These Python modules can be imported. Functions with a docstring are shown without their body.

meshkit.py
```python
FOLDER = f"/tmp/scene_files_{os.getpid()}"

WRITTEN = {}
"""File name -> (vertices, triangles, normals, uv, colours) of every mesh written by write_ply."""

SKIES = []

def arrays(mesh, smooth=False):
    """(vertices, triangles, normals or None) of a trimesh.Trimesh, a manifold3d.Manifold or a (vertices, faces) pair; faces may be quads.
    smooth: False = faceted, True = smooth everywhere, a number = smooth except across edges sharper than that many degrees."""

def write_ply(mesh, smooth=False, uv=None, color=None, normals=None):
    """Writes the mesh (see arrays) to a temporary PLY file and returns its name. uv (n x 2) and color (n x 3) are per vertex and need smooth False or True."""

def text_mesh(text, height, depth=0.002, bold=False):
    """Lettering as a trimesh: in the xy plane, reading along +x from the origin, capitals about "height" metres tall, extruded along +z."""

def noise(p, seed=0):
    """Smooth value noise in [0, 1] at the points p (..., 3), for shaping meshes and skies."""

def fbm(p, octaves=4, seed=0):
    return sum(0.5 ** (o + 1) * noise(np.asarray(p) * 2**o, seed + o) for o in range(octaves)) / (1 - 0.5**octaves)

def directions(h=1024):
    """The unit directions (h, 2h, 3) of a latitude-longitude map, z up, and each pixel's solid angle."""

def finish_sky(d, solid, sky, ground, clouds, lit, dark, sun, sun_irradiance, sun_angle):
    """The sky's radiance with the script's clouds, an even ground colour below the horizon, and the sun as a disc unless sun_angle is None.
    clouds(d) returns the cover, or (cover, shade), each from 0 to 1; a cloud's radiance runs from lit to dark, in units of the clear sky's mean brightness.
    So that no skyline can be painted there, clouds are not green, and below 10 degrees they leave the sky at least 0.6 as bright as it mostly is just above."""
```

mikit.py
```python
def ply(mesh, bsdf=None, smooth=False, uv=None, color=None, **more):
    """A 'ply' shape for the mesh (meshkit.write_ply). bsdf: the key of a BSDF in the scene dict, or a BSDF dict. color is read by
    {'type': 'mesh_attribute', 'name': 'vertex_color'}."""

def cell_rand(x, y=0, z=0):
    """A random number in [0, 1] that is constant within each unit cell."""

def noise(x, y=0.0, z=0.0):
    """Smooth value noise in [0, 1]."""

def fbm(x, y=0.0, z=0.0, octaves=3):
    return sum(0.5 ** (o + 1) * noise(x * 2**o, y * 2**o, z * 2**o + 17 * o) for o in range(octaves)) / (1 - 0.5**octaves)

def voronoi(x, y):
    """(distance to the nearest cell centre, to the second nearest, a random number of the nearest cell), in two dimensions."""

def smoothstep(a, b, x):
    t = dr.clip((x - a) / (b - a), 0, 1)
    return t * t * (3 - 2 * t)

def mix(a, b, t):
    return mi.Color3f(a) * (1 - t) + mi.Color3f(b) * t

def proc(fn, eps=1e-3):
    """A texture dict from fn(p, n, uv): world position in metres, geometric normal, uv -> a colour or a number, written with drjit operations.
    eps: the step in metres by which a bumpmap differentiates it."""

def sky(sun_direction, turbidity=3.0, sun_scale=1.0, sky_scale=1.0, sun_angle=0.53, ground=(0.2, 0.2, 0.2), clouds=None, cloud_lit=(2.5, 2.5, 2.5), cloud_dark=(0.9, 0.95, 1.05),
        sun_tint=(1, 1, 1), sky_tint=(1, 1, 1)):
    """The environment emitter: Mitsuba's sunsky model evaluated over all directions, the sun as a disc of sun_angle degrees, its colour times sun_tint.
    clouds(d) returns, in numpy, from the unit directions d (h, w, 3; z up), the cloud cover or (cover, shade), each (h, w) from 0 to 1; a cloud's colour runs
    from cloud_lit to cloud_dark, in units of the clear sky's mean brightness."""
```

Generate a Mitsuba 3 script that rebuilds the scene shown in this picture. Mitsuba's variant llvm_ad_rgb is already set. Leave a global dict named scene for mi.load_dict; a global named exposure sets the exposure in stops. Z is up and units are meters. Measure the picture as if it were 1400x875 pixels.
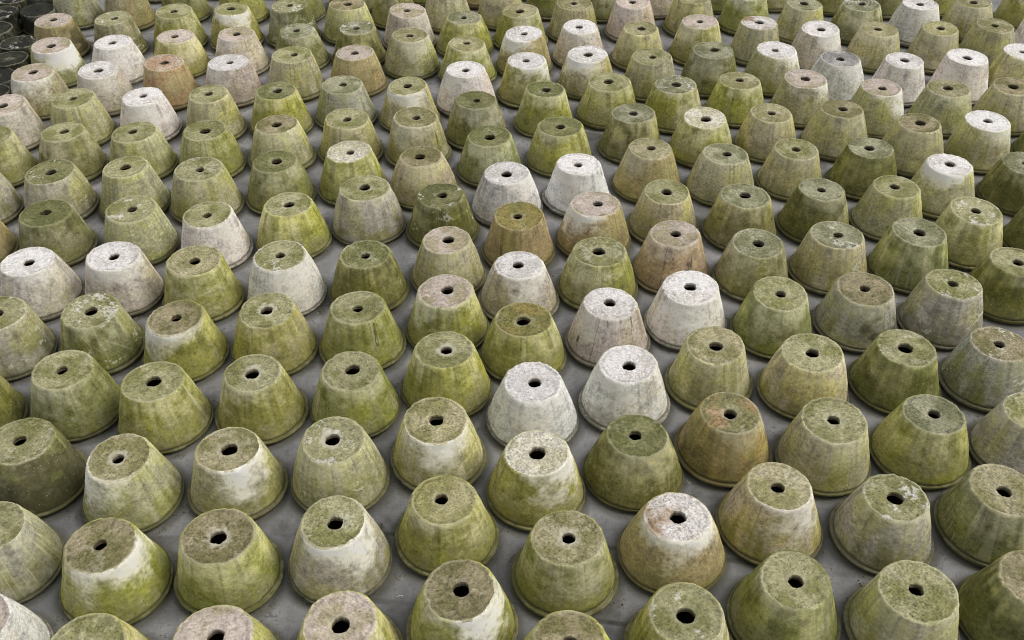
import math
import numpy as np
import drjit as dr
import mitsuba as mi
import mikit, meshkit
from mikit import noise, fbm, smoothstep, mix

T = mi.ScalarTransform4f
scene, labels = {}, {}

# ---------------------------------------------------------------- camera, sky, exposure
CAM_H = 1.30                      # metres from the lens down to the plane of the pot tops
POT_H = 0.0825 * CAM_H             # height of a pot
FOCAL, PITCH, ROLL = 1350.6, math.radians(40.24), math.radians(-0.29)   # focal length in pixels of a 1400 px wide frame
fwd = np.array([0, math.cos(PITCH), -math.sin(PITCH)])
up0 = np.array([0, math.sin(PITCH), math.cos(PITCH)])
cr, sr = math.cos(ROLL), math.sin(ROLL)
up = -sr * np.array([1.0, 0, 0]) + cr * up0
eye = np.array([0, 0, CAM_H + POT_H])
scene['camera'] = {
    'type': 'perspective', 'fov': math.degrees(2 * math.atan(700 / FOCAL)), 'fov_axis': 'x',
    'near_clip': 0.05, 'far_clip': 500.0,
    'to_world': T().look_at(origin=eye.tolist(), target=(eye + fwd).tolist(), up=up.tolist()),
}
scene['sky'] = mikit.sky([0.66, -0.04, 0.80], turbidity=3, sun_scale=0.30, sun_angle=30, sun_tint=(.84, .97, 1.16),
                         clouds=lambda d: (np.ones(d.shape[:2]), 1 - np.clip(d[..., 2], 0, 1) ** 1.5), cloud_lit=(1.5, 1.5, 1.57), cloud_dark=(.16, .16, .17))
exposure = 2.5


def ground_point(px, py, drop=0.0):
    """The place on the level plane `drop` metres below the pot tops that the photograph shows at this pixel."""
    x, y = (px - 700) / FOCAL, -(py - 437.5) / FOCAL
    x, y = cr * x - sr * y, sr * x + cr * y
    d = np.array([x, math.cos(PITCH) + y * math.sin(PITCH), -math.sin(PITCH) + y * math.cos(PITCH)])
    return d[:2] * (CAM_H + drop) / -d[2]


# ---------------------------------------------------------------- the rows of pots, front to back, left to right
# x, y of the drain hole, colour of the base, colour of the wall, marks:
#   s pale lime bloom on the shoulder, f white flakes on the base, h pale ring at the hole, x dark stain, v cracks, l pale streaks
ROWS = [
    [(-38, 838, 'p', 'w', 's'), (118, 877, 'o', 'y', ''), (293, 870, 'p', 'c', ''), (466, 848, 'p', 'y', ''), (630, 805, 't', 'y', 's'),
     (778, 870, 't', 'y', ''), (939, 836, 'o', 'y', 'f'), (1083, 793, 'o', 'o', ''), (1250, 802, 'o', 'c', ''), (1412, 790, 't', 'd', '')],
    [(-13, 722, 'o', 'e', 'l'), (137, 748, 't', 'y', 's'), (302, 732, 't', 'y', 'h'), (461, 712, 'o', 'e', 's'), (608, 678, 'y', 'y', ''),
     (774, 732, 'c', 'y', 'h'), (925, 702, 'B', 'n', 's'), (1063, 665, 'c', 'c', 's'), (1220, 675, 'o', 'e', 'f'), (1372, 667, 'c', 'o', 'l')],
    [(29, 607, 'o', 'o', 'x'), (163, 627, 'c', 'c', 'hs'), (313, 612, 'c', 'c', 's'), (456, 600, 'o', 'c', 'fh'), (596, 572, 'c', 'c', 's'),
     (733, 620, 'i', 'y', 's'), (867, 594, 'd', 'd', ''), (1001, 564, 'R', 'm', ''), (1139, 572, 'o', 'c', 'v'), (1278, 568, 'g', 'y', ''), (1415, 563, 'o', 'e', '')],
    [(-50, 522, 'o', 'd', ''), (83, 510, 'o', 'o', ''), (210, 523, 'o', 'y', 'l'), (347, 511, 'o', 'y', 'h'), (482, 503, 'o', 'y', 'l'),
     (611, 480, 'o', 'y', 'h'), (728, 520, 'w', 'w', ''), (858, 498, 'w', 'w', 's'), (978, 472, 'c', 'c', ''), (1110, 483, 'o', 'c', ''),
     (1240, 475, 'o', 'd', ''), (1367, 470, 't', 'e', 'f')],
    [(0, 430, 'o', 'e', 'f'), (120, 425, 'o', 'o', 'fl'), (239, 433, 't', 'y', 's'), (369, 425, 'o', 'y', 'h'), (492, 421, 'o', 'y', 'v'),
     (610, 400, 'p', 'y', 'v'), (715, 436, 'Y', 'y', ''), (833, 416, 'w', 'p', 'v'), (941, 393, 'w', 'w', 's'), (1064, 402, 'o', 'o', ''),
     (1181, 393, 't', 'e', 'x'), (1303, 390, 'o', 'e', 'f')],
    [(39, 355, 'w', 'p', 's'), (153, 350, 'w', 'p', 's'), (267, 357, 'c', 'y', ''), (383, 352, 'o', 'w', 'fl'), (499, 347, 'd', 'd', ''),
     (615, 329, 'p', 'c', 'v'), (710, 360, 'w', 'p', 's'), (818, 344, 'o', 'y', 'v'), (921, 322, 'p', 'b', 'v'), (1034, 332, 'g', 'o', ''),
     (1142, 321, 'g', 'c', 'f'), (1253, 319, 'g', 'o', 'l'), (1391, 356, 'o', 'd', '')],
    [(-46, 290, 'p', 'n', ''), (59, 289, 'd', 'o', ''), (180, 286, 'o', 'c', 'f'), (287, 292, 'o', 'w', ''), (395, 279, 'o', 'y', 'v'),
     (498, 260, 'o', 'e', ''), (601, 265, 'd', 'd', 'f'), (712, 293, 'Y', 'n', 'v'), (814, 278, 'p', 'n', 's'), (911, 261, 'o', 'c', ''),
     (1018, 267, 'g', 'o', ''), (1123, 259, 'g', 'd', ''), (1229, 255, 'o', 'c', ''), (1338, 286, 'o', 'y', 'f'), (1435, 284, 'o', 'd', '')],
    [(-33, 236, 'o', 'e', ''), (66, 234, 'd', 'e', 'fl'), (175, 230, 'o', 'c', ''), (275, 232, 'o', 'c', ''), (377, 220, 'd', 'o', ''),
     (474, 208, 'i', 'y', ''), (572, 212, 't', 'c', ''), (691, 236, 'w', 'w', ''), (791, 223, 'w', 'w', 's'), (889, 205, 'c', 'n', 'l'),
     (992, 209, 'g', 'c', ''), (1089, 201, 'o', 'c', 'l'), (1191, 201, 'g', 'd', ''), (1299, 224, 'w', 'c', 'sl'), (1404, 221, 'g', 'd', '')],
    [(-11, 186, 'o', 'y', ''), (86, 182, 'o', 'o', ''), (181, 180, 'o', 'c', ''), (280, 179, 'o', 'y', ''), (378, 169, 't', 'c', ''),
     (475, 161, 'o', 'c', ''), (568, 162, 'c', 'c', 'v'), (669, 184, 'd', 'o', ''), (766, 171, 'd', 'y', ''), (866, 155, 'g', 'o', ''),
     (964, 160, 'i', 'y', 'v'), (1054, 153, 'c', 'c', ''), (1151, 150, 't', 'c', 'l'), (1256, 170, 't', 'c', 'l'), (1350, 166, 'w', 'c', ''), (1447, 165, 'o', 'd', '')],
    [(6, 148, 'p', 'p', ''), (98, 136, 'o', 'c', ''), (195, 131, 'w', 'w', 's'), (287, 130, 'o', 'c', ''), (378, 125, 'd', 'y', ''),
     (468, 114, 'g', 'e', ''), (557, 115, 'o', 'c', 's'), (650, 138, 'd', 'o', ''), (745, 123, 'd', 'y', ''), (833, 110, 'o', 'y', ''),
     (923, 116, 'g', 'y', 'fl'), (1012, 107, 'c', 'y', ''), (1100, 108, 'p', 'c', 's'), (1204, 122, 'p', 'c', 's'), (1297, 121, 'c', 'c', ''), (1385, 118, 't', 'c', 'l')],
    [(47, 99, 'p', 'c', 's'), (134, 93, 'w', 'p', ''), (225, 87, 'r', 'r', ''), (313, 83, 'w', 'p', 's'), (399, 75, 'o', 'c', ''),
     (483, 71, 'p', 'n', ''), (635, 95, 'w', 'w', 's'), (718, 85, 'w', 'y', 's'), (804, 74, 'w', 'c', 's'), (892, 76, 'o', 'c', ''),
     (975, 71, 'g', 'o', ''), (1062, 68, 'w', 'c', 's'), (1150, 79, 'G', 'w', 'l'), (1236, 81, 'w', 'w', ''), (1324, 79, 'w', 'w', 'v'), (1398, 71, 'w', 'c', '')],
    [(70, 60, 'p', 'c', 's'), (155, 55, 'w', 'w', 'l'), (240, 49, 'p', 'y', ''), (322, 45, 'p', 'p', 's'), (405, 40, 'g', 'o', 'f'),
     (488, 37, 'g', 'd', 'f'), (561, 48, 'c', 'c', ''), (638, 59, 'c', 'y', ''), (714, 47, 'w', 'n', 's'), (792, 36, 'w', 'p', 's'),
     (876, 37, 'c', 'c', ''), (957, 31, 'p', 'y', 'l'), (1038, 31, 'B', 'c', ''), (1122, 40, 'w', 'p', 's'), (1203, 39, 'c', 'c', ''),
     (1285, 40, 'y', 'c', ''), (1360, 34, 'c', 'c', 'l'), (1430, 25, 'w', 'w', '')],
    [(72, 26, 'p', 'n', 'x'), (154, 29, 'o', 'o', 'f'), (238, 15, 'o', 'y', ''), (317, 14, 'o', 'y', 's'), (398, 9, 'o', 'o', 'f'),
     (477, 3, 't', 'c', ''), (557, 15, 'p', 'p', ''), (635, 22, 'g', 'y', ''), (710, 13, 'c', 'y', ''), (785, 2, 'c', 'c', ''),
     (865, 1, 'p', 'p', ''), (944, -6, 'c', 'c', ''), (1023, -8, 'p', 'y', ''), (1102, 4, 'g', 'c', 'l'), (1177, 4, 'g', 'o', 'f'),
     (1257, 6, 'w', 'w', ''), (1332, 0, 'c', 'c', 'l'), (1408, -13, 'w', 'y', 's')],
    [(100, -15, 'o', 'e', 'l'), (166, -12, 'o', 'n', ''), (245, -22, 'o', 'o', ''), (325, -20, 'o', 'y', ''), (405, -22, 'o', 'o', ''),
     (478, -32, 'o', 'o', ''), (532, -15, 'o', 'o', ''), (612, -12, 'c', 'c', ''), (690, -16, 'c', 'c', ''), (748, -27, 'o', 'o', ''),
     (825, -25, 'o', 'o', ''), (905, -28, 'w', 'p', ''), (984, -36, 'o', 'o', ''), (1062, -38, 'o', 'c', ''), (1140, -34, 'o', 'o', ''),
     (1212, -30, 'o', 'o', ''), (1290, -32, 'o', 'y', '')],
    [(215, -50, 'o', 'e', ''), (295, -54, 'o', 'o', ''), (370, -56, 'o', 'o', ''), (446, -62, 'o', 'o', ''), (512, -58, 'o', 'd', ''),
     (580, -46, 'o', 'd', ''), (655, -43, 'o', 'n', ''), (722, -54, 'o', 'o', '')],
]
TOP = {  # main and second colour of the base, share of the second
    'o': ((.225, .225, .088), (.370, .358, .200), .45), 'd': ((.155, .162, .060), (.240, .235, .110), .32), 'g': ((.200, .205, .110), (.340, .335, .220), .42),
    'c': ((.400, .365, .220), (.250, .235, .105), .40), 't': ((.340, .295, .180), (.190, .175, .075), .40), 'w': ((.790, .765, .750), (.650, .620, .590), .35),
    'p': ((.560, .480, .420), (.400, .350, .230), .35), 'r': ((.500, .340, .230), (.580, .480, .370), .40), 'y': ((.300, .285, .115), (.400, .370, .200), .40),
    'B': ((.330, .235, .150), (.660, .630, .600), .55), 'R': ((.340, .235, .115), (.215, .205, .090), .50), 'G': ((.520, .500, .480), (.300, .290, .280), .45),
    'i': ((.660, .630, .520), (.500, .470, .330), .40), 'Y': ((.310, .255, .085), (.230, .215, .070), .40),
}
WALL = {  # main and second colour of the wall, share of the second, algae and low shade
    'o': ((.208, .212, .078), (.340, .330, .190), .38, .55), 'y': ((.325, .325, .085), (.440, .420, .205), .40, .5), 'd': ((.150, .152, .042), (.250, .240, .085), .38, .45),
    'c': ((.470, .445, .280), (.320, .315, .120), .42, .48), 'w': ((.800, .775, .745), (.690, .620, .550), .34, .05), 'p': ((.620, .550, .480), (.470, .410, .300), .40, .18),
    'b': ((.520, .400, .260), (.420, .330, .190), .40, .2), 'r': ((.490, .300, .170), (.380, .300, .160), .40, .25), 'n': ((.430, .345, .180), (.320, .280, .120), .42, .35), 'm': ((.370, .275, .125), (.240, .190, .075), .45, .4), 'e': ((.440, .430, .350), (.280, .280, .165), .45, .5),
}
TOP_WORD = {'o': 'mossy olive', 'd': 'dark green', 'g': 'grey-green', 'c': 'cream', 't': 'tan', 'w': 'white', 'p': 'pinkish', 'r': 'terracotta orange', 'y': 'yellow-green',
            'B': 'brown and white', 'R': 'orange and olive', 'G': 'grey marbled', 'Y': 'ochre', 'i': 'ivory'}
WALL_WORD = {'o': 'olive', 'y': 'yellow-green', 'd': 'dark green', 'c': 'cream', 'w': 'white', 'p': 'pinkish white', 'r': 'terracotta', 'b': 'peach', 'n': 'tan brown', 'm': 'rusty brown', 'e': 'grey'}
MARK_WORD = {'f': 'white flakes', 'x': 'dark stain', 'v': 'thin cracks', 'l': 'pale streaks', 's': 'pale shoulder', 'h': 'pale hole edge'}
NTH = ['first', 'second', 'third', 'fourth', 'fifth', 'sixth', 'seventh', 'eighth', 'ninth', 'tenth', 'eleventh', 'twelfth', 'thirteenth', 'fourteenth', 'fifteenth']

# which way round the pale bloom of some walls lies (0 towards the viewer, positive to the right)
BLOOM = {(137, 748): .95, (239, 433): -.55, (287, 292): .9, (313, 612): .6, (596, 572): .3, (1220, 675): .9, (1063, 665): .3, (461, 712): .6, (557, 115): 0, (630, 805): .9,
         (267, 357): .3, (925, 702): .3, (39, 355): .2, (153, 350): .3, (1204, 122): .9, (47, 99): .1}

# ---------------------------------------------------------------- the pots' numbers, one row of a table per pot
rng = np.random.default_rng(11)
POTS = []
for ri, row in enumerate(ROWS):
    for ci, (px, py, top, wall, marks) in enumerate(row):
        n = len(row)
        side = f'{NTH[ci]} from left' if ci <= n // 2 else (f'{NTH[n - 1 - ci]} from right')
        side = side.replace('first from left', 'leftmost').replace('first from right', 'rightmost')
        mark = next((MARK_WORD[m] for m in 'fxvlsh' if m in marks), None)
        look, place_ = f'{WALL_WORD[wall]} pot, {TOP_WORD[top]} top', f', {side}, {NTH[ri]} row from front'
        text = look + (f' with {mark}' if mark else '') + place_
        if len(text.replace('-', ' ').split()) > 16:
            text = look + place_
        POTS.append(dict(sd=BLOOM.get((px, py)), c=ground_point(px, py), top=top, wall=wall, marks=marks, label=text, dark=False))
centres = np.array([p['c'] for p in POTS])
for _ in range(40):          # pots whose feet would run into each other are eased a millimetre or two apart
    d = centres[:, None] - centres[None]
    far = np.linalg.norm(d, axis=2) + 9 * np.eye(len(centres))
    push = np.clip(2 * 0.0716 * CAM_H - far, 0, .004)
    centres = centres + (d / far[..., None] * push[..., None]).sum(1) * .25
for p, c in zip(POTS, centres):
    p['c'] = c
gap = np.linalg.norm(centres[:, None] - centres[None], axis=2) + 9 * np.eye(len(centres))
for p, g in zip(POTS, gap.min(1)):
    p['R'] = min(0.0702 * CAM_H * rng.uniform(.98, 1.015), g / 2 * .999)
    p['r'] = 0.0432 * CAM_H * rng.uniform(.95, 1.05)
    p['h'] = POT_H * rng.uniform(.95, 1.05)
    p['hole'] = 0.0103 * CAM_H * rng.uniform(.82, 1.15)

# a huddle of squat blackened pots beyond the left end of the rows
DARK = [(51, 13, .05), (0, 16, .05), (-8, 39, .045), (25, 58, .05), (12, 80, .052), (-4, 104, .048), (-15, 126, .055), (57, -9, .05), (16, -4, .05), (-36, 62, .05), (-38, 88, .05)]
DARK_LABEL = ['black pot just behind the tan brown stained pot at far left', 'black pot with a thin pale edge at the left frame edge', 'black pot with white crumbs on its front edge',
              'black pot left of the leftmost pinkish pots, white crumbs across its top', 'black pot beside the pale pot in the eleventh row', 'black pot behind the leftmost pinkish white pot',
              'grey topped dark pot at the left edge, nearest of the dark huddle', 'mossy dark pot at the top edge left of the grey pot', 'dark pot with pale crust in the top left corner',
              'black pot half out of frame at the left edge', 'black pot mostly out of frame behind the grey topped one']
for (px, py, h), text in zip(DARK, DARK_LABEL):
    POTS.append(dict(sd=None, c=ground_point(px, py, POT_H - h * CAM_H), top='k', wall='k', marks='f' if px in (25, 0, 16) else '', label=text, dark=True,
                     R=.0500 * CAM_H, r=.0430 * CAM_H, h=h * CAM_H, hole=.004 * CAM_H))
TOP['k'] = ((.015, .016, .011), (.034, .036, .022), .35)
WALL['k'] = ((.018, .019, .012), (.038, .040, .022), .4, .3)

cols = {k: [] for k in 'cx cy h r0 r1 w0 w1 ws al t0 t1 ts s sd f hl x v l sz ph ea fi le gr'.split()}
for i, p in enumerate(POTS):
    t, w, m = TOP[p['top']], WALL[p['wall']], p['marks']
    tone = rng.uniform(.88, 1.12)
    warm = np.array([1, 1, 1]) + rng.normal(0, .025, 3)
    for k, v in dict(cx=p['c'][0], cy=p['c'][1], h=p['h'], r0=p['r'], r1=p['R'], w0=np.array(w[0]) * tone * warm, w1=np.array(w[1]) * tone * warm, ws=w[2], al=w[3],
                     t0=np.array(t[0]) * tone, t1=np.array(t[1]) * tone, ts=t[2], s=1.0 if 's' in m else (.95 if p['wall'] == 'w' else .6 if p['wall'] == 'p' or p['top'] == 'w' else (.45 if p['top'] in 'pc' else .22) * rng.random()),
                     sd=p['sd'] if p['sd'] is not None else rng.uniform(-1.1, 1.1), f=1.0 if 'f' in m else .35 * rng.random() ** 2, hl=1.0 if 'h' in m else .4 * rng.random(),
                     x=.75 if 'x' in m else 0.0, v=1.0 if 'v' in m else 0.25, l=1.0 if 'l' in m else .3, sz=rng.uniform(0, 200), ph=rng.uniform(-.9, .9),
                     ea=1.0 if p['wall'] == 'm' else .45 if p['wall'] in 'nb' else rng.uniform(.05, .5), fi=rng.uniform(0, .75), gr=.8 if p['top'] in 'wp' else 1.0, le=rng.uniform(.35, 1.15) * (.3 if p['wall'] in 'wp' else 1) if not p['dark'] else 0.0).items():
        cols[k].append(v)
TAB = {}
for k, v in cols.items():
    a = np.array(v, np.float32)
    TAB[k] = mi.Float(a) if a.ndim == 1 else [mi.Float(np.ascontiguousarray(a[:, j])) for j in range(3)]


def look_up(k, i):
    t = TAB[k]
    if isinstance(t, list):
        return mi.Color3f(*[dr.gather(mi.Float, c, i) for c in t])
    return dr.gather(mi.Float, t, i)


def pot_id(uv):
    return mi.UInt32(dr.clip(dr.round(uv.x), 0, len(POTS) - 1))


# uv.x is the pot's number; uv.y: 0 to 1 up the wall, 2 to 3 from the base's edge to its hole, -1 to 0 the rim, 5 the inside
def clay_colour(p, n, uv):
    i = pot_id(uv)
    g = lambda k: look_up(k, i)
    lx, ly, z, v, o = p.x - g('cx'), p.y - g('cy'), p.z, uv.y, g('sz')
    r = dr.sqrt(lx * lx + ly * ly) + 1e-5
    ux, uy = lx / r, ly / r
    zr = z / g('h')
    big = fbm(lx * 17 + o, ly * 17 + o, z * 17, 2)
    mid = fbm(lx * 52 + o + big * 2, ly * 52, z * 52 + o, 3)
    sml = fbm(lx * 190 - o, ly * 190 + o, z * 190, 2)
    fine = noise(lx * 520 + o, ly * 520, z * 520)
    # wall
    arc = dr.atan2(ux, -uy) * .072
    cph, sph = dr.cos(g('ph')), dr.sin(g('ph'))
    a1, z1 = arc * cph + z * sph, z * cph - arc * sph
    drip = noise(arc * 95 + o, z * 11 + o, 1.0)
    drip2 = noise(arc * 260 - o, z * 16, 2.0 + big)
    w = mix(g('w0'), g('w1'), smoothstep(.34, .66, big * .6 + mid * .4 + (g('ws') - .45) * .8 + (drip - .5) * .25))
    w = w * dr.clip(1 + (mid - .5) * .85 + (sml - .5) * .70 + (fine - .5) * .55 + (drip2 - .5) * .34, .35, 1.7)
    run = smoothstep(.58, .74, noise(arc * 150 + o, z * 9, 7.0)) * smoothstep(.2, .9, zr)
    w = w * (1 - .30 * run)
    algae_and_shade = smoothstep(.47, .68, mid * .55 + drip * .20 + big * .25 - .32 * (zr - .5)) * g('al')  # algae patches; the height term paints shade into the lower wall
    w = mix(w, mi.Color3f(.120, .120, .026) * (.6 + .8 * sml), algae_and_shade * .85)
    bright = smoothstep(.52, .72, noise(lx * 26 - o, ly * 26, z * 14)) * g('al')
    w = mix(w, w * mi.Color3f(1.18, 1.19, .58), bright)
    earth = smoothstep(.54, .70, fbm(lx * 24 + 3 * o, ly * 24, z * 36 - o, 3) - .10 * (zr - .4)) * g('ea')
    w = mix(w, mi.Color3f(.150, .115, .052) * (.6 + .8 * mid), earth * .7)
    scuff = smoothstep(.050, .012, dr.abs(noise(a1 * 150 + o, z1 * 13 - o, 4.0) - .5)) * smoothstep(.50, .68, noise(arc * 20 + o, z * 26, 6.0))
    pale = smoothstep(.60, .78, noise(arc * 210 + z * 20, z * 9 + o, 8.0)) * smoothstep(.40, .62, drip)
    w = mix(w, mi.Color3f(.60, .57, .40), dr.clip(scuff * .55 + pale * .45, 0, 1) * g('l') * .6)
    ang = dr.sin(g('sd')) * ux - dr.cos(g('sd')) * uy
    bloom = smoothstep(.52, 1.10, zr * .95 + (big - .5) * .9 + (mid - .5) * .55 + (sml - .5) * .2 + (ang - .75) * .45 + .08) * g('s')
    w = mix(w, mi.Color3f(.84, .82, .77) * (.82 + .36 * sml), bloom * .88)
    upper_pale = smoothstep(.45, 1.05, zr + (big - .5) * .8 + (drip - .5) * .35 + (mid - .5) * .3) * g('le')  # wall gets paler towards the shoulder, broken up by noise
    w = mix(w, w * 1.25 + mi.Color3f(.12, .115, .060), upper_pale)
    flake = smoothstep(.60, .66, mid * .6 + sml * .4) * smoothstep(.46, .60, noise(lx * 30 + 2 * o, ly * 30, z * 30)) * g('f')
    w = mix(w, mi.Color3f(.70, .69, .62), flake * .6)
    stain = smoothstep(.40, .62, big + .30 * (ux * .8 - uy * .3) - .30 * zr + (mid - .5) * .6) * g('x')
    w = mix(w, mi.Color3f(.030, .027, .014), stain * .9)
    # hairline cracks running down the wall
    cr_ = dr.abs(noise(arc * 62 + o + z * 7 * sph, z * 3, 3.0) - .5 + .035 * (noise(arc * 200, z * 90 + o, 5.0) - .5))
    crack = smoothstep(.020, .004, cr_) * smoothstep(.52, .62, noise(arc * 40 - o, z * 22 + o, 9.0)) * g('v')
    w = w * (1 - .66 * crack)
    d1, d2, which = mikit.voronoi(arc * 150 + o, z * 150)
    dot = smoothstep(.05 + 1.5 * (which - .88), .04, d1) * smoothstep(.88, .90, which) * smoothstep(.44, .60, mid + .1 * sml)
    w = w * (1 - .70 * dot)
    pit = smoothstep(.22, .10, d1) * smoothstep(.10, .06, which) * smoothstep(.44, .58, big)
    w = mix(w, mi.Color3f(.62, .60, .50), pit * .6)
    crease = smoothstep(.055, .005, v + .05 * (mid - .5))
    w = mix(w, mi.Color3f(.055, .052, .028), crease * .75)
    # base
    patch = smoothstep(.38, .60, fbm(lx * 28 + o, ly * 28 - o, 3.3, 4) + (g('ts') - .42) * .8)
    t = mix(g('t0'), g('t1'), patch)
    b1, b2 = lx * cph - ly * sph, lx * sph + ly * cph
    fibre = noise(b1 * 150 + mid * 3, b2 * 430, o) * g('fi') + noise(lx * 380 + o, ly * 380, 2.7) * (1 - g('fi'))
    t = t * dr.clip(1 + ((fibre - .5) * .80 + (fine - .5) * .68 + (sml - .5) * .6 + (mid - .5) * .5) * g('gr'), .30, 1.8)
    e1, e2, ew = mikit.voronoi(lx * 170 + o, ly * 170 - o)
    t = t * (1 - .50 * g('gr') * smoothstep(.34, .08, e1) * smoothstep(.78, .82, ew) * smoothstep(.42, .55, mid))
    t = t * (1 - .30 * smoothstep(2.0, 2.11, v) * smoothstep(2.24, 2.12, v) * smoothstep(.44, .6, mid))
    edge = smoothstep(2.060, 2.015, v + .10 * (mid - .5) + .06 * (sml - .5)) * smoothstep(.36, .56, big + .3 * (sml - .5))
    t = mix(t, t * .5 + mi.Color3f(.40, .38, .27), edge * .42)
    halo = smoothstep(2.72, 2.98, v + .5 * (mid - .5) + .25 * (sml - .5))
    t = mix(t, mi.Color3f(.60, .57, .46), halo * .7 * g('hl'))
    ft = smoothstep(.55, .70, fbm(lx * 42 - o, ly * 42 + o, 9.1, 3) * .52 + fibre * .16 + sml * .32) * g('f')
    t = mix(t, mi.Color3f(.70, .69, .64) * (.7 + .6 * fine), ft * .8)
    w = mix(w, t, smoothstep(.955, 1.0, v + .05 * (mid - .5) + .04 * (sml - .5)) * smoothstep(.38, .58, big * .6 + sml * .4) * .9)
    # rim
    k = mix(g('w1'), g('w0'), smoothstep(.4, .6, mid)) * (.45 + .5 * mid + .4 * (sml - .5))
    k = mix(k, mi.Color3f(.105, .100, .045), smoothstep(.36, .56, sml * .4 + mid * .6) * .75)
    inner = mi.Color3f(.16, .12, .08)
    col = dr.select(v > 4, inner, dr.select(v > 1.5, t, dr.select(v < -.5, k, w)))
    return dr.clip(col, .005, .9)


def clay_height(p, n, uv):
    i = pot_id(uv)
    lx, ly, z, o = p.x - look_up('cx', i), p.y - look_up('cy', i), p.z, look_up('sz', i)
    base = (uv.y > 1.5)
    fi = look_up('fi', i)
    cph, sph = dr.cos(look_up('ph', i)), dr.sin(look_up('ph', i))
    grit = noise((lx * cph - ly * sph) * 150, (lx * sph + ly * cph) * 430, o) * fi + noise(lx * 380 + o, ly * 380, 2.7) * (1 - fi)
    grit = grit * .7 + noise(lx * 140 - o, ly * 140, 5.1) * .6
    wall = noise(lx * 110 + o, ly * 110, z * 110) * .55 + noise(lx * 330, ly * 330 + o, z * 330) * .30
    return dr.select(base, grit * .0032, wall * .0012)


def clay_rough(p, n, uv):
    i = pot_id(uv)
    lx, ly, o = p.x - look_up('cx', i), p.y - look_up('cy', i), look_up('sz', i)
    return .52 + .38 * noise(lx * 40 + o, ly * 40, p.z * 40)


scene['clay'] = {'type': 'twosided', 'bsdf': {'type': 'bumpmap', 'arbitrary': mikit.proc(clay_height, eps=6e-4), 'scale': 1.0,
                 'bsdf': {'type': 'principled', 'base_color': mikit.proc(clay_colour), 'roughness': mikit.proc(clay_rough), 'specular': .35}}}


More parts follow.
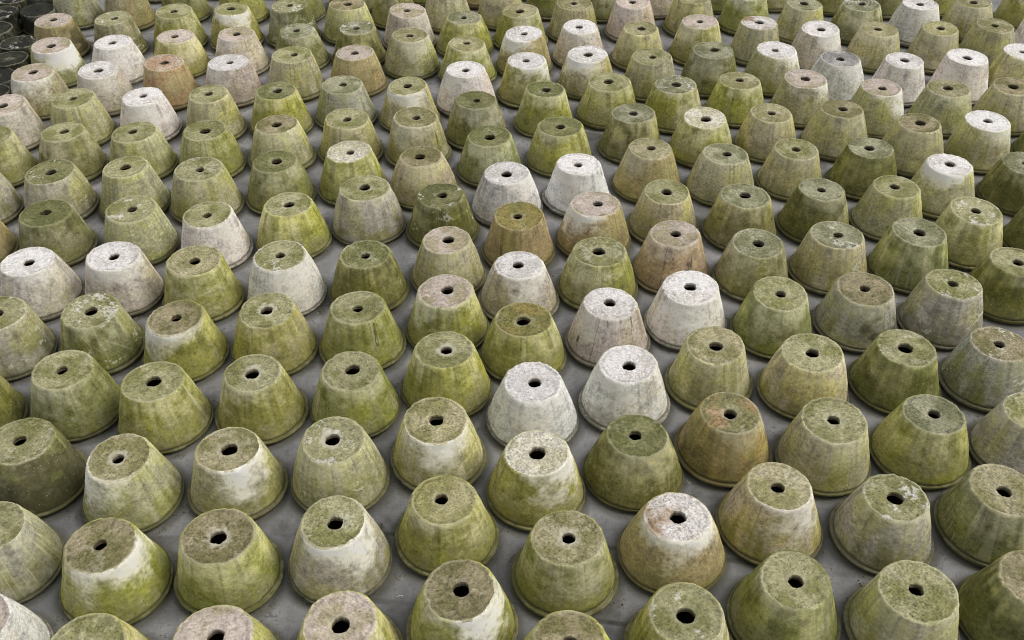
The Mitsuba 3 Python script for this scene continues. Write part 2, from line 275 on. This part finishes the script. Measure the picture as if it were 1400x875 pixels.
# how far each spot of the cloth is from the nearest pot's foot: contact shadow and some dirt are painted there
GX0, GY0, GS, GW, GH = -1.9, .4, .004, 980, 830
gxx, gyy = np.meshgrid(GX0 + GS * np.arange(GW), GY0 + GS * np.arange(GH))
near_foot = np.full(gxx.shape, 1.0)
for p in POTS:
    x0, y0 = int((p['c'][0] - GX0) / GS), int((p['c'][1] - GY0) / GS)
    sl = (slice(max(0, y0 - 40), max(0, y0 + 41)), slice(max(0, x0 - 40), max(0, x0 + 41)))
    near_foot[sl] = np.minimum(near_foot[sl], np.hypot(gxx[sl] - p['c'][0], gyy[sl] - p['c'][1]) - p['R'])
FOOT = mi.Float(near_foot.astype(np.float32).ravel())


def foot_distance(x, y):
    fx, fy = dr.clip((x - GX0) / GS, 0, GW - 2), dr.clip((y - GY0) / GS, 0, GH - 2)
    ix, iy = dr.floor(fx), dr.floor(fy)
    at = lambda a, b: dr.gather(mi.Float, FOOT, mi.UInt32(iy + b) * GW + mi.UInt32(ix + a))
    return dr.lerp(dr.lerp(at(0, 0), at(1, 0), fx - ix), dr.lerp(at(0, 1), at(1, 1), fx - ix), fy - iy)


def cloth_colour(p, n, uv):
    a = fbm(p.x * 6, p.y * 6, .3, 4)
    b = fbm(p.x * 30 + 9, p.y * 30, 1.3, 4)
    weave = noise(p.x * 600, p.y * 150, .5) * .5 + noise(p.x * 150, p.y * 600, 2.5) * .5
    c = mi.Color3f(.235, .234, .243) * dr.clip(1 + (a - .5) * .8 + (b - .5) * .9 + (weave - .5) * .55, .4, 1.8)
    dust = smoothstep(.52, .68, b * .6 + a * .4)
    c = mix(c, mi.Color3f(.33, .33, .335), dust * .4)
    seam = smoothstep(.012, .004, dr.abs(noise(p.x * 1.1, p.y * 6 + p.x * .6, 4.4) - .5)) * smoothstep(.4, .6, noise(p.x * 4, p.y * 4, 2.2))
    soil = smoothstep(.60, .72, fbm(p.x * 19 - 4, p.y * 19 + 2, 7.7, 4))
    grain = smoothstep(.74, .86, noise(p.x * 260, p.y * 260, 9.0)) * smoothstep(.5, .62, b)
    contact_shade = smoothstep(.016, .000, foot_distance(p.x, p.y) - .018 * (b - .35))  # contact shadow painted round each foot, with some dirt in it
    c = mix(c, mi.Color3f(.085, .085, .055), contact_shade * .65)
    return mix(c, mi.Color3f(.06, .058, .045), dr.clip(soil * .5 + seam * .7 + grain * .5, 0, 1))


def cloth_height(p, n, uv):
    return noise(p.x * 400, p.y * 400, .5) * .0003 + noise(p.x * 60, p.y * 60, 3.5) * .0012


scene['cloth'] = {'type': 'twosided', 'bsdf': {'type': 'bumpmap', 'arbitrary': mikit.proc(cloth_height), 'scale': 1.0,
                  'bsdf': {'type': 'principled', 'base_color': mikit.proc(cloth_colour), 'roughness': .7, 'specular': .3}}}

# ---------------------------------------------------------------- the ground: one sheet of grey cloth, slightly rumpled
inner_ax = np.arange(-2.6, 2.6001, .02)
far_ax = np.array([2.8, 3.2, 4, 6, 10, 20, 50, 120])
gx = np.concatenate([-far_ax[::-1], inner_ax, far_ax])
gy = np.concatenate([1.6 - far_ax[::-1], 1.6 + inner_ax, 1.6 + far_ax])
XX, YY = np.meshgrid(gx, gy)
q = np.stack([XX * 5, YY * 5, XX * 0], -1)
ZZ = (meshkit.fbm(q, 3, 4) - 1) * .006
ridge = np.abs(meshkit.noise(np.stack([XX * 1.2 + YY * .5, YY * 3.5, XX * 0 + 5], -1), 8) - .5)
fold = np.abs(meshkit.noise(np.stack([XX * 6 - YY * 2, YY * 4, XX * 0 + 2], -1), 5) - .5)
ZZ = ZZ + .0035 * np.exp(-(ridge / .03) ** 2) + .0025 * np.exp(-(fold / .06) ** 2) - .0045
ny, nx = XX.shape
idx = np.arange(ny * nx).reshape(ny, nx)
quads = np.stack([idx[:-1, :-1], idx[:-1, 1:], idx[1:, 1:], idx[1:, :-1]], -1).reshape(-1, 4)
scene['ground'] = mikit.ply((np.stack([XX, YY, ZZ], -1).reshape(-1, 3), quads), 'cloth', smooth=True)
labels['ground'] = {'label': 'grey weed cloth spread under the rows of pots', 'kind': 'structure'}


# ---------------------------------------------------------------- one pot: wall, base with its drain hole, rim
def ring_mesh(rings, uvv, pid):
    """A band from a list of rings (each k x 3), with the pot's number and the given v as uv."""
    k = len(rings[0])
    V = np.concatenate(rings)
    n = len(rings)
    j = np.arange(k)
    F = []
    for a in range(n - 1):
        i0, i1, i2, i3 = a * k + j, a * k + (j + 1) % k, (a + 1) * k + (j + 1) % k, (a + 1) * k + j
        F += [np.stack([i0, i1, i2], 1), np.stack([i0, i2, i3], 1)]
    uv = np.stack([np.full(len(V), float(pid)), np.repeat(uvv, k)], 1)
    return V, np.concatenate(F), uv


def build_pot(pid, p, key):
    rg = np.random.default_rng(500 + pid)
    near = p['c'][1] < 1.5 * CAM_H
    k = 96 if near else 64
    th = np.arange(k) * 2 * np.pi / k + rg.uniform(0, .1)
    cs, sn = np.cos(th), np.sin(th)
    h, r0, R, hole = p['h'], p['r'], p['R'], p['hole']
    seed = rg.uniform(0, 100)

    def wob(freq, amp, off=0.0):
        return amp * (meshkit.fbm(np.stack([cs * freq + seed, sn * freq + off, 0 * cs + seed * .37], 1), 3) - .5) * 2

    oval = 1 + .016 * np.cos(2 * th + rg.uniform(0, 6.3)) + wob(1.2, .018)
    chips = wob(7, .0026, 3) - np.maximum(0, wob(4, 1, 9) - .25) * .006 * rg.uniform(.2, 1.4)      # worn, crumbling base edge
    zchip = -np.maximum(0, wob(5, 1, 5) - .3) * .006 * rg.uniform(.2, 1.4) + wob(2, .0012, 7)
    rim_h = (.0070 if not p['dark'] else .006) * CAM_H * rg.uniform(.8, 1.15)
    lip = (.0040 if not p['dark'] else .003) * CAM_H * rg.uniform(.5, 1.4)
    Rw = R - lip
    bulge = rg.uniform(-.0010, .0040)
    tilt = rg.normal(0, .018, 2)
    drop = .004 if not p['dark'] else .004

    def place(rad, z, extra_r=0, extra_z=0):
        rr = rad * oval + extra_r
        zz = z + extra_z
        x, y = rr * cs, rr * sn
        return np.stack([x + p['c'][0], y + p['c'][1], zz + (x * tilt[0] + y * tilt[1]) * (zz / h) + 0 * x], 1)

    m = 22 if near else 16
    # outer wall, from the rim's upper edge to the rounded shoulder
    rings, vv = [], []
    sh = rg.uniform(.0022, .0042)
    zs = np.linspace(rim_h, h - sh, m)
    for z in zs:
        t = (z - rim_h) / (h - rim_h)
        rad = Rw + (r0 + .0010 - Rw) * t + bulge * math.sin(math.pi * min(1, t * 1.1)) * .8 
        ripple = (meshkit.fbm(np.stack([cs * 3 + seed, sn * 3, 0 * cs + z * 45 + seed], 1), 3) - .5) * .0022
        top = max(0, (t - .82) / .18) ** 2
        rings.append(place(rad, z, ripple + chips * top, zchip * top)); vv.append(t * .97)
    for a in (.25, .5, .75, 1.0):
        rings.append(place(r0 + .0010 - sh * (1 - math.cos(a * math.pi / 2)), h - sh + sh * math.sin(a * math.pi / 2), chips, zchip)); vv.append(.97 + .03 * a)
    edge_ring = rings[-1]
    wall = ring_mesh(rings, vv, pid)
    # base, from its edge to the hole, down the hole and back to the wall inside
    groove = .0009 * rg.random() * (1 if rg.random() < .6 else 0)
    dish = rg.uniform(-.0012, .0016)
    hx, hy = rg.normal(0, .0020, 2)
    hr = hole * (1 + wob(1.6, .16, 13) + wob(5, .10, 17))
    hole_xy = np.stack([hr * cs + hx + p['c'][0], hr * sn + hy + p['c'][1]], 1)
    rings, vv = [edge_ring], [2.0]
    nb = 12 if near else 8
    for a in range(1, nb + 1):
        s = a / nb
        xy = edge_ring[:, :2] * (1 - s) + hole_xy * s
        zz = edge_ring[:, 2] * (1 - min(1, s * 3)) + (h + ((xy[:, 0] - p['c'][0]) * tilt[0] + (xy[:, 1] - p['c'][1]) * tilt[1])) * min(1, s * 3)
        bump = (meshkit.fbm(np.stack([xy[:, 0] * 90 + seed, xy[:, 1] * 90, 0 * cs + seed], 1), 3) - .5) * .0022
        zz = zz + bump * min(1, s * 4) - groove * math.exp(-((s - .10) / .06) ** 2) - dish * min(1, 4 * s) - .0012 * max(0, s - .85) / .15
        rings.append(np.column_stack([xy, zz])); vv.append(2 + s)
    base = ring_mesh(rings, vv, pid)
    thick = .011
    low = rings[-1].copy(); low[:, 2] -= .0025
    low[:, :2] += (low[:, :2] - low[:, :2].mean(0)) * -.05
    deep = low.copy(); deep[:, 2] = h - thick
    under = place(r0 - .008, h - thick)
    inside = ring_mesh([rings[-1], low, deep, under], [2.99, 3.0, 5, 5], pid)
    Vb = np.concatenate([base[0], inside[0]]); Fb = np.concatenate([base[1], inside[1] + len(base[0])]); Ub = np.concatenate([base[2], inside[2]])
    # wall inside
    liner = ring_mesh([under, place(Rw - .009, rim_h * .8)], [5, 5], pid)
    Vw = np.concatenate([wall[0], liner[0]]); Fw = np.concatenate([wall[1], liner[1] + len(wall[0])]); Uw = np.concatenate([wall[2], liner[2]])
    # rim: a low collar, then the foot that stands on the cloth
    rw = wob(3, .0012, 21)
    nick = -np.maximum(0, wob(6, 1, 27) - .34) * .008
    first = wall[0][:k]
    ledge = place(R - lip * .25, rim_h * .80, rw + nick * .5)
    foot = place(R - .0045, -.003, rw + nick)
    bands = [([first, place(Rw - .0012, rim_h * .70, rw * .2), place(Rw + .0010, rim_h * .66, rw * .2), place(R - lip * .62, rim_h * .80, rw), ledge], [-1] * 5),
             ([ledge, place(R - lip * .06, rim_h * .66, rw + nick), place(R, rim_h * .45, rw + nick), place(R - .0012, rim_h * .14, rw + nick), foot], [-1] * 5),
             ([foot, place(Rw - .009, -.003), place(Rw - .009, rim_h * .8)], [5] * 3)]
    rim, at = [[], [], []], 0
    for rings, vv in bands:
        got = ring_mesh(rings, vv, pid)
        rim[0].append(got[0]); rim[1].append(got[1] + at); rim[2].append(got[2])
        at += len(got[0])
    rim = [np.concatenate(x) for x in rim]
    for part, (V, F, U) in (('wall', (Vw, Fw, Uw)), ('base', (Vb, Fb, Ub)), ('rim', rim)):
        scene[f'{key}__{part}'] = mikit.ply((V, F), 'clay', smooth=True, uv=U)


counts = {}
for pid, p in enumerate(POTS):
    kind = 'blackened_pot' if p['dark'] else 'flower_pot'
    n = counts.get(kind, 0)
    counts[kind] = n + 1
    key = kind if n == 0 else f'{kind}_{n:03d}'
    build_pot(pid, p, key)
    labels[key] = {'label': p['label'], 'category': 'flower pot',
                   'group': 'blackened pots huddled in the far left corner' if p['dark'] else 'upturned clay pots in rows on the grey cloth'}


# ---------------------------------------------------------------- crumbs of soil and clay lying on the cloth between the pots
rc = np.random.default_rng(77)
lump_v = np.array([[1, 0, 0], [-1, 0, 0], [0, 1, 0], [0, -1, 0], [0, 0, 1], [0, 0, -1.0]])
lump_f = np.array([[0, 2, 4], [2, 1, 4], [1, 3, 4], [3, 0, 4], [2, 0, 5], [1, 2, 5], [3, 1, 5], [0, 3, 5]])
heap = np.stack([rc.uniform(-1.6, 1.7, 90), rc.uniform(.75, 3.3, 90)], 1)
V, F, at = [], [], 0
everyone = np.array([p['c'] for p in POTS])
feet = np.array([p['R'] for p in POTS])
spots = [(x, y, .035) for x, y in heap]
for p in POTS:
    for a in rc.uniform(0, 6.283, rc.integers(0, 4)):
        spots.append((p['c'][0] + (p['R'] + .003) * math.cos(a), p['c'][1] + (p['R'] + .003) * math.sin(a), .009))
for hx, hy, spread in spots:
    for _ in range(rc.integers(3, 16)):
        x, y = hx + rc.normal(0, spread), hy + rc.normal(0, spread)
        if (np.hypot(everyone[:, 0] - x, everyone[:, 1] - y) < feet + .002).any():
            continue
        size = rc.uniform(.0008, .0028) * np.array([1, rc.uniform(.5, 1), rc.uniform(.4, .8)])
        a = rc.uniform(0, 6.3)
        v = lump_v * rc.uniform(.6, 1.2, (6, 1)) * size
        v = np.stack([v[:, 0] * math.cos(a) - v[:, 1] * math.sin(a) + x, v[:, 0] * math.sin(a) + v[:, 1] * math.cos(a) + y, v[:, 2] - .001], 1)
        V.append(v); F.append(lump_f + at); at += 6
scene['soil'] = {'type': 'diffuse', 'reflectance': mikit.proc(lambda p, n, uv: mix((.06, .055, .035), (.30, .28, .22), smoothstep(.5, .75, noise(p.x * 90, p.y * 90, 3.0))))}
scene['soil_crumbs'] = mikit.ply((np.concatenate(V), np.concatenate(F)), 'soil')
labels['soil_crumbs'] = {'label': 'crumbs of soil and clay scattered on the cloth between the pots', 'category': 'soil crumbs', 'kind': 'stuff'}
sx, sy = ground_point(547, 816, POT_H)
bent = np.array([[-.005, -.0006, 0], [0, .0009, .0012], [.005, .0002, .0004]])
sv = np.concatenate([bent + o for o in ([0, -.0008, 0], [0, .0008, 0], [0, .0008, .0012], [0, -.0008, .0012])])
sf = []
for a in range(2):
    for b in range(4):
        c = (b + 1) % 4
        sf += [[b * 3 + a, c * 3 + a, c * 3 + a + 1], [b * 3 + a, c * 3 + a + 1, b * 3 + a + 1]]
sf += [[0, 9, 6], [0, 6, 3], [2, 5, 8], [2, 8, 11]]
scene['pale_wood'] = {'type': 'diffuse', 'reflectance': {'type': 'rgb', 'value': [.62, .58, .48]}}
scene['splinter'] = mikit.ply((sv + [sx, sy, .0005], np.array(sf)), 'pale_wood')
labels['splinter'] = {'label': 'tiny pale splinter lying on the grey cloth between two front pots', 'category': 'splinter'}
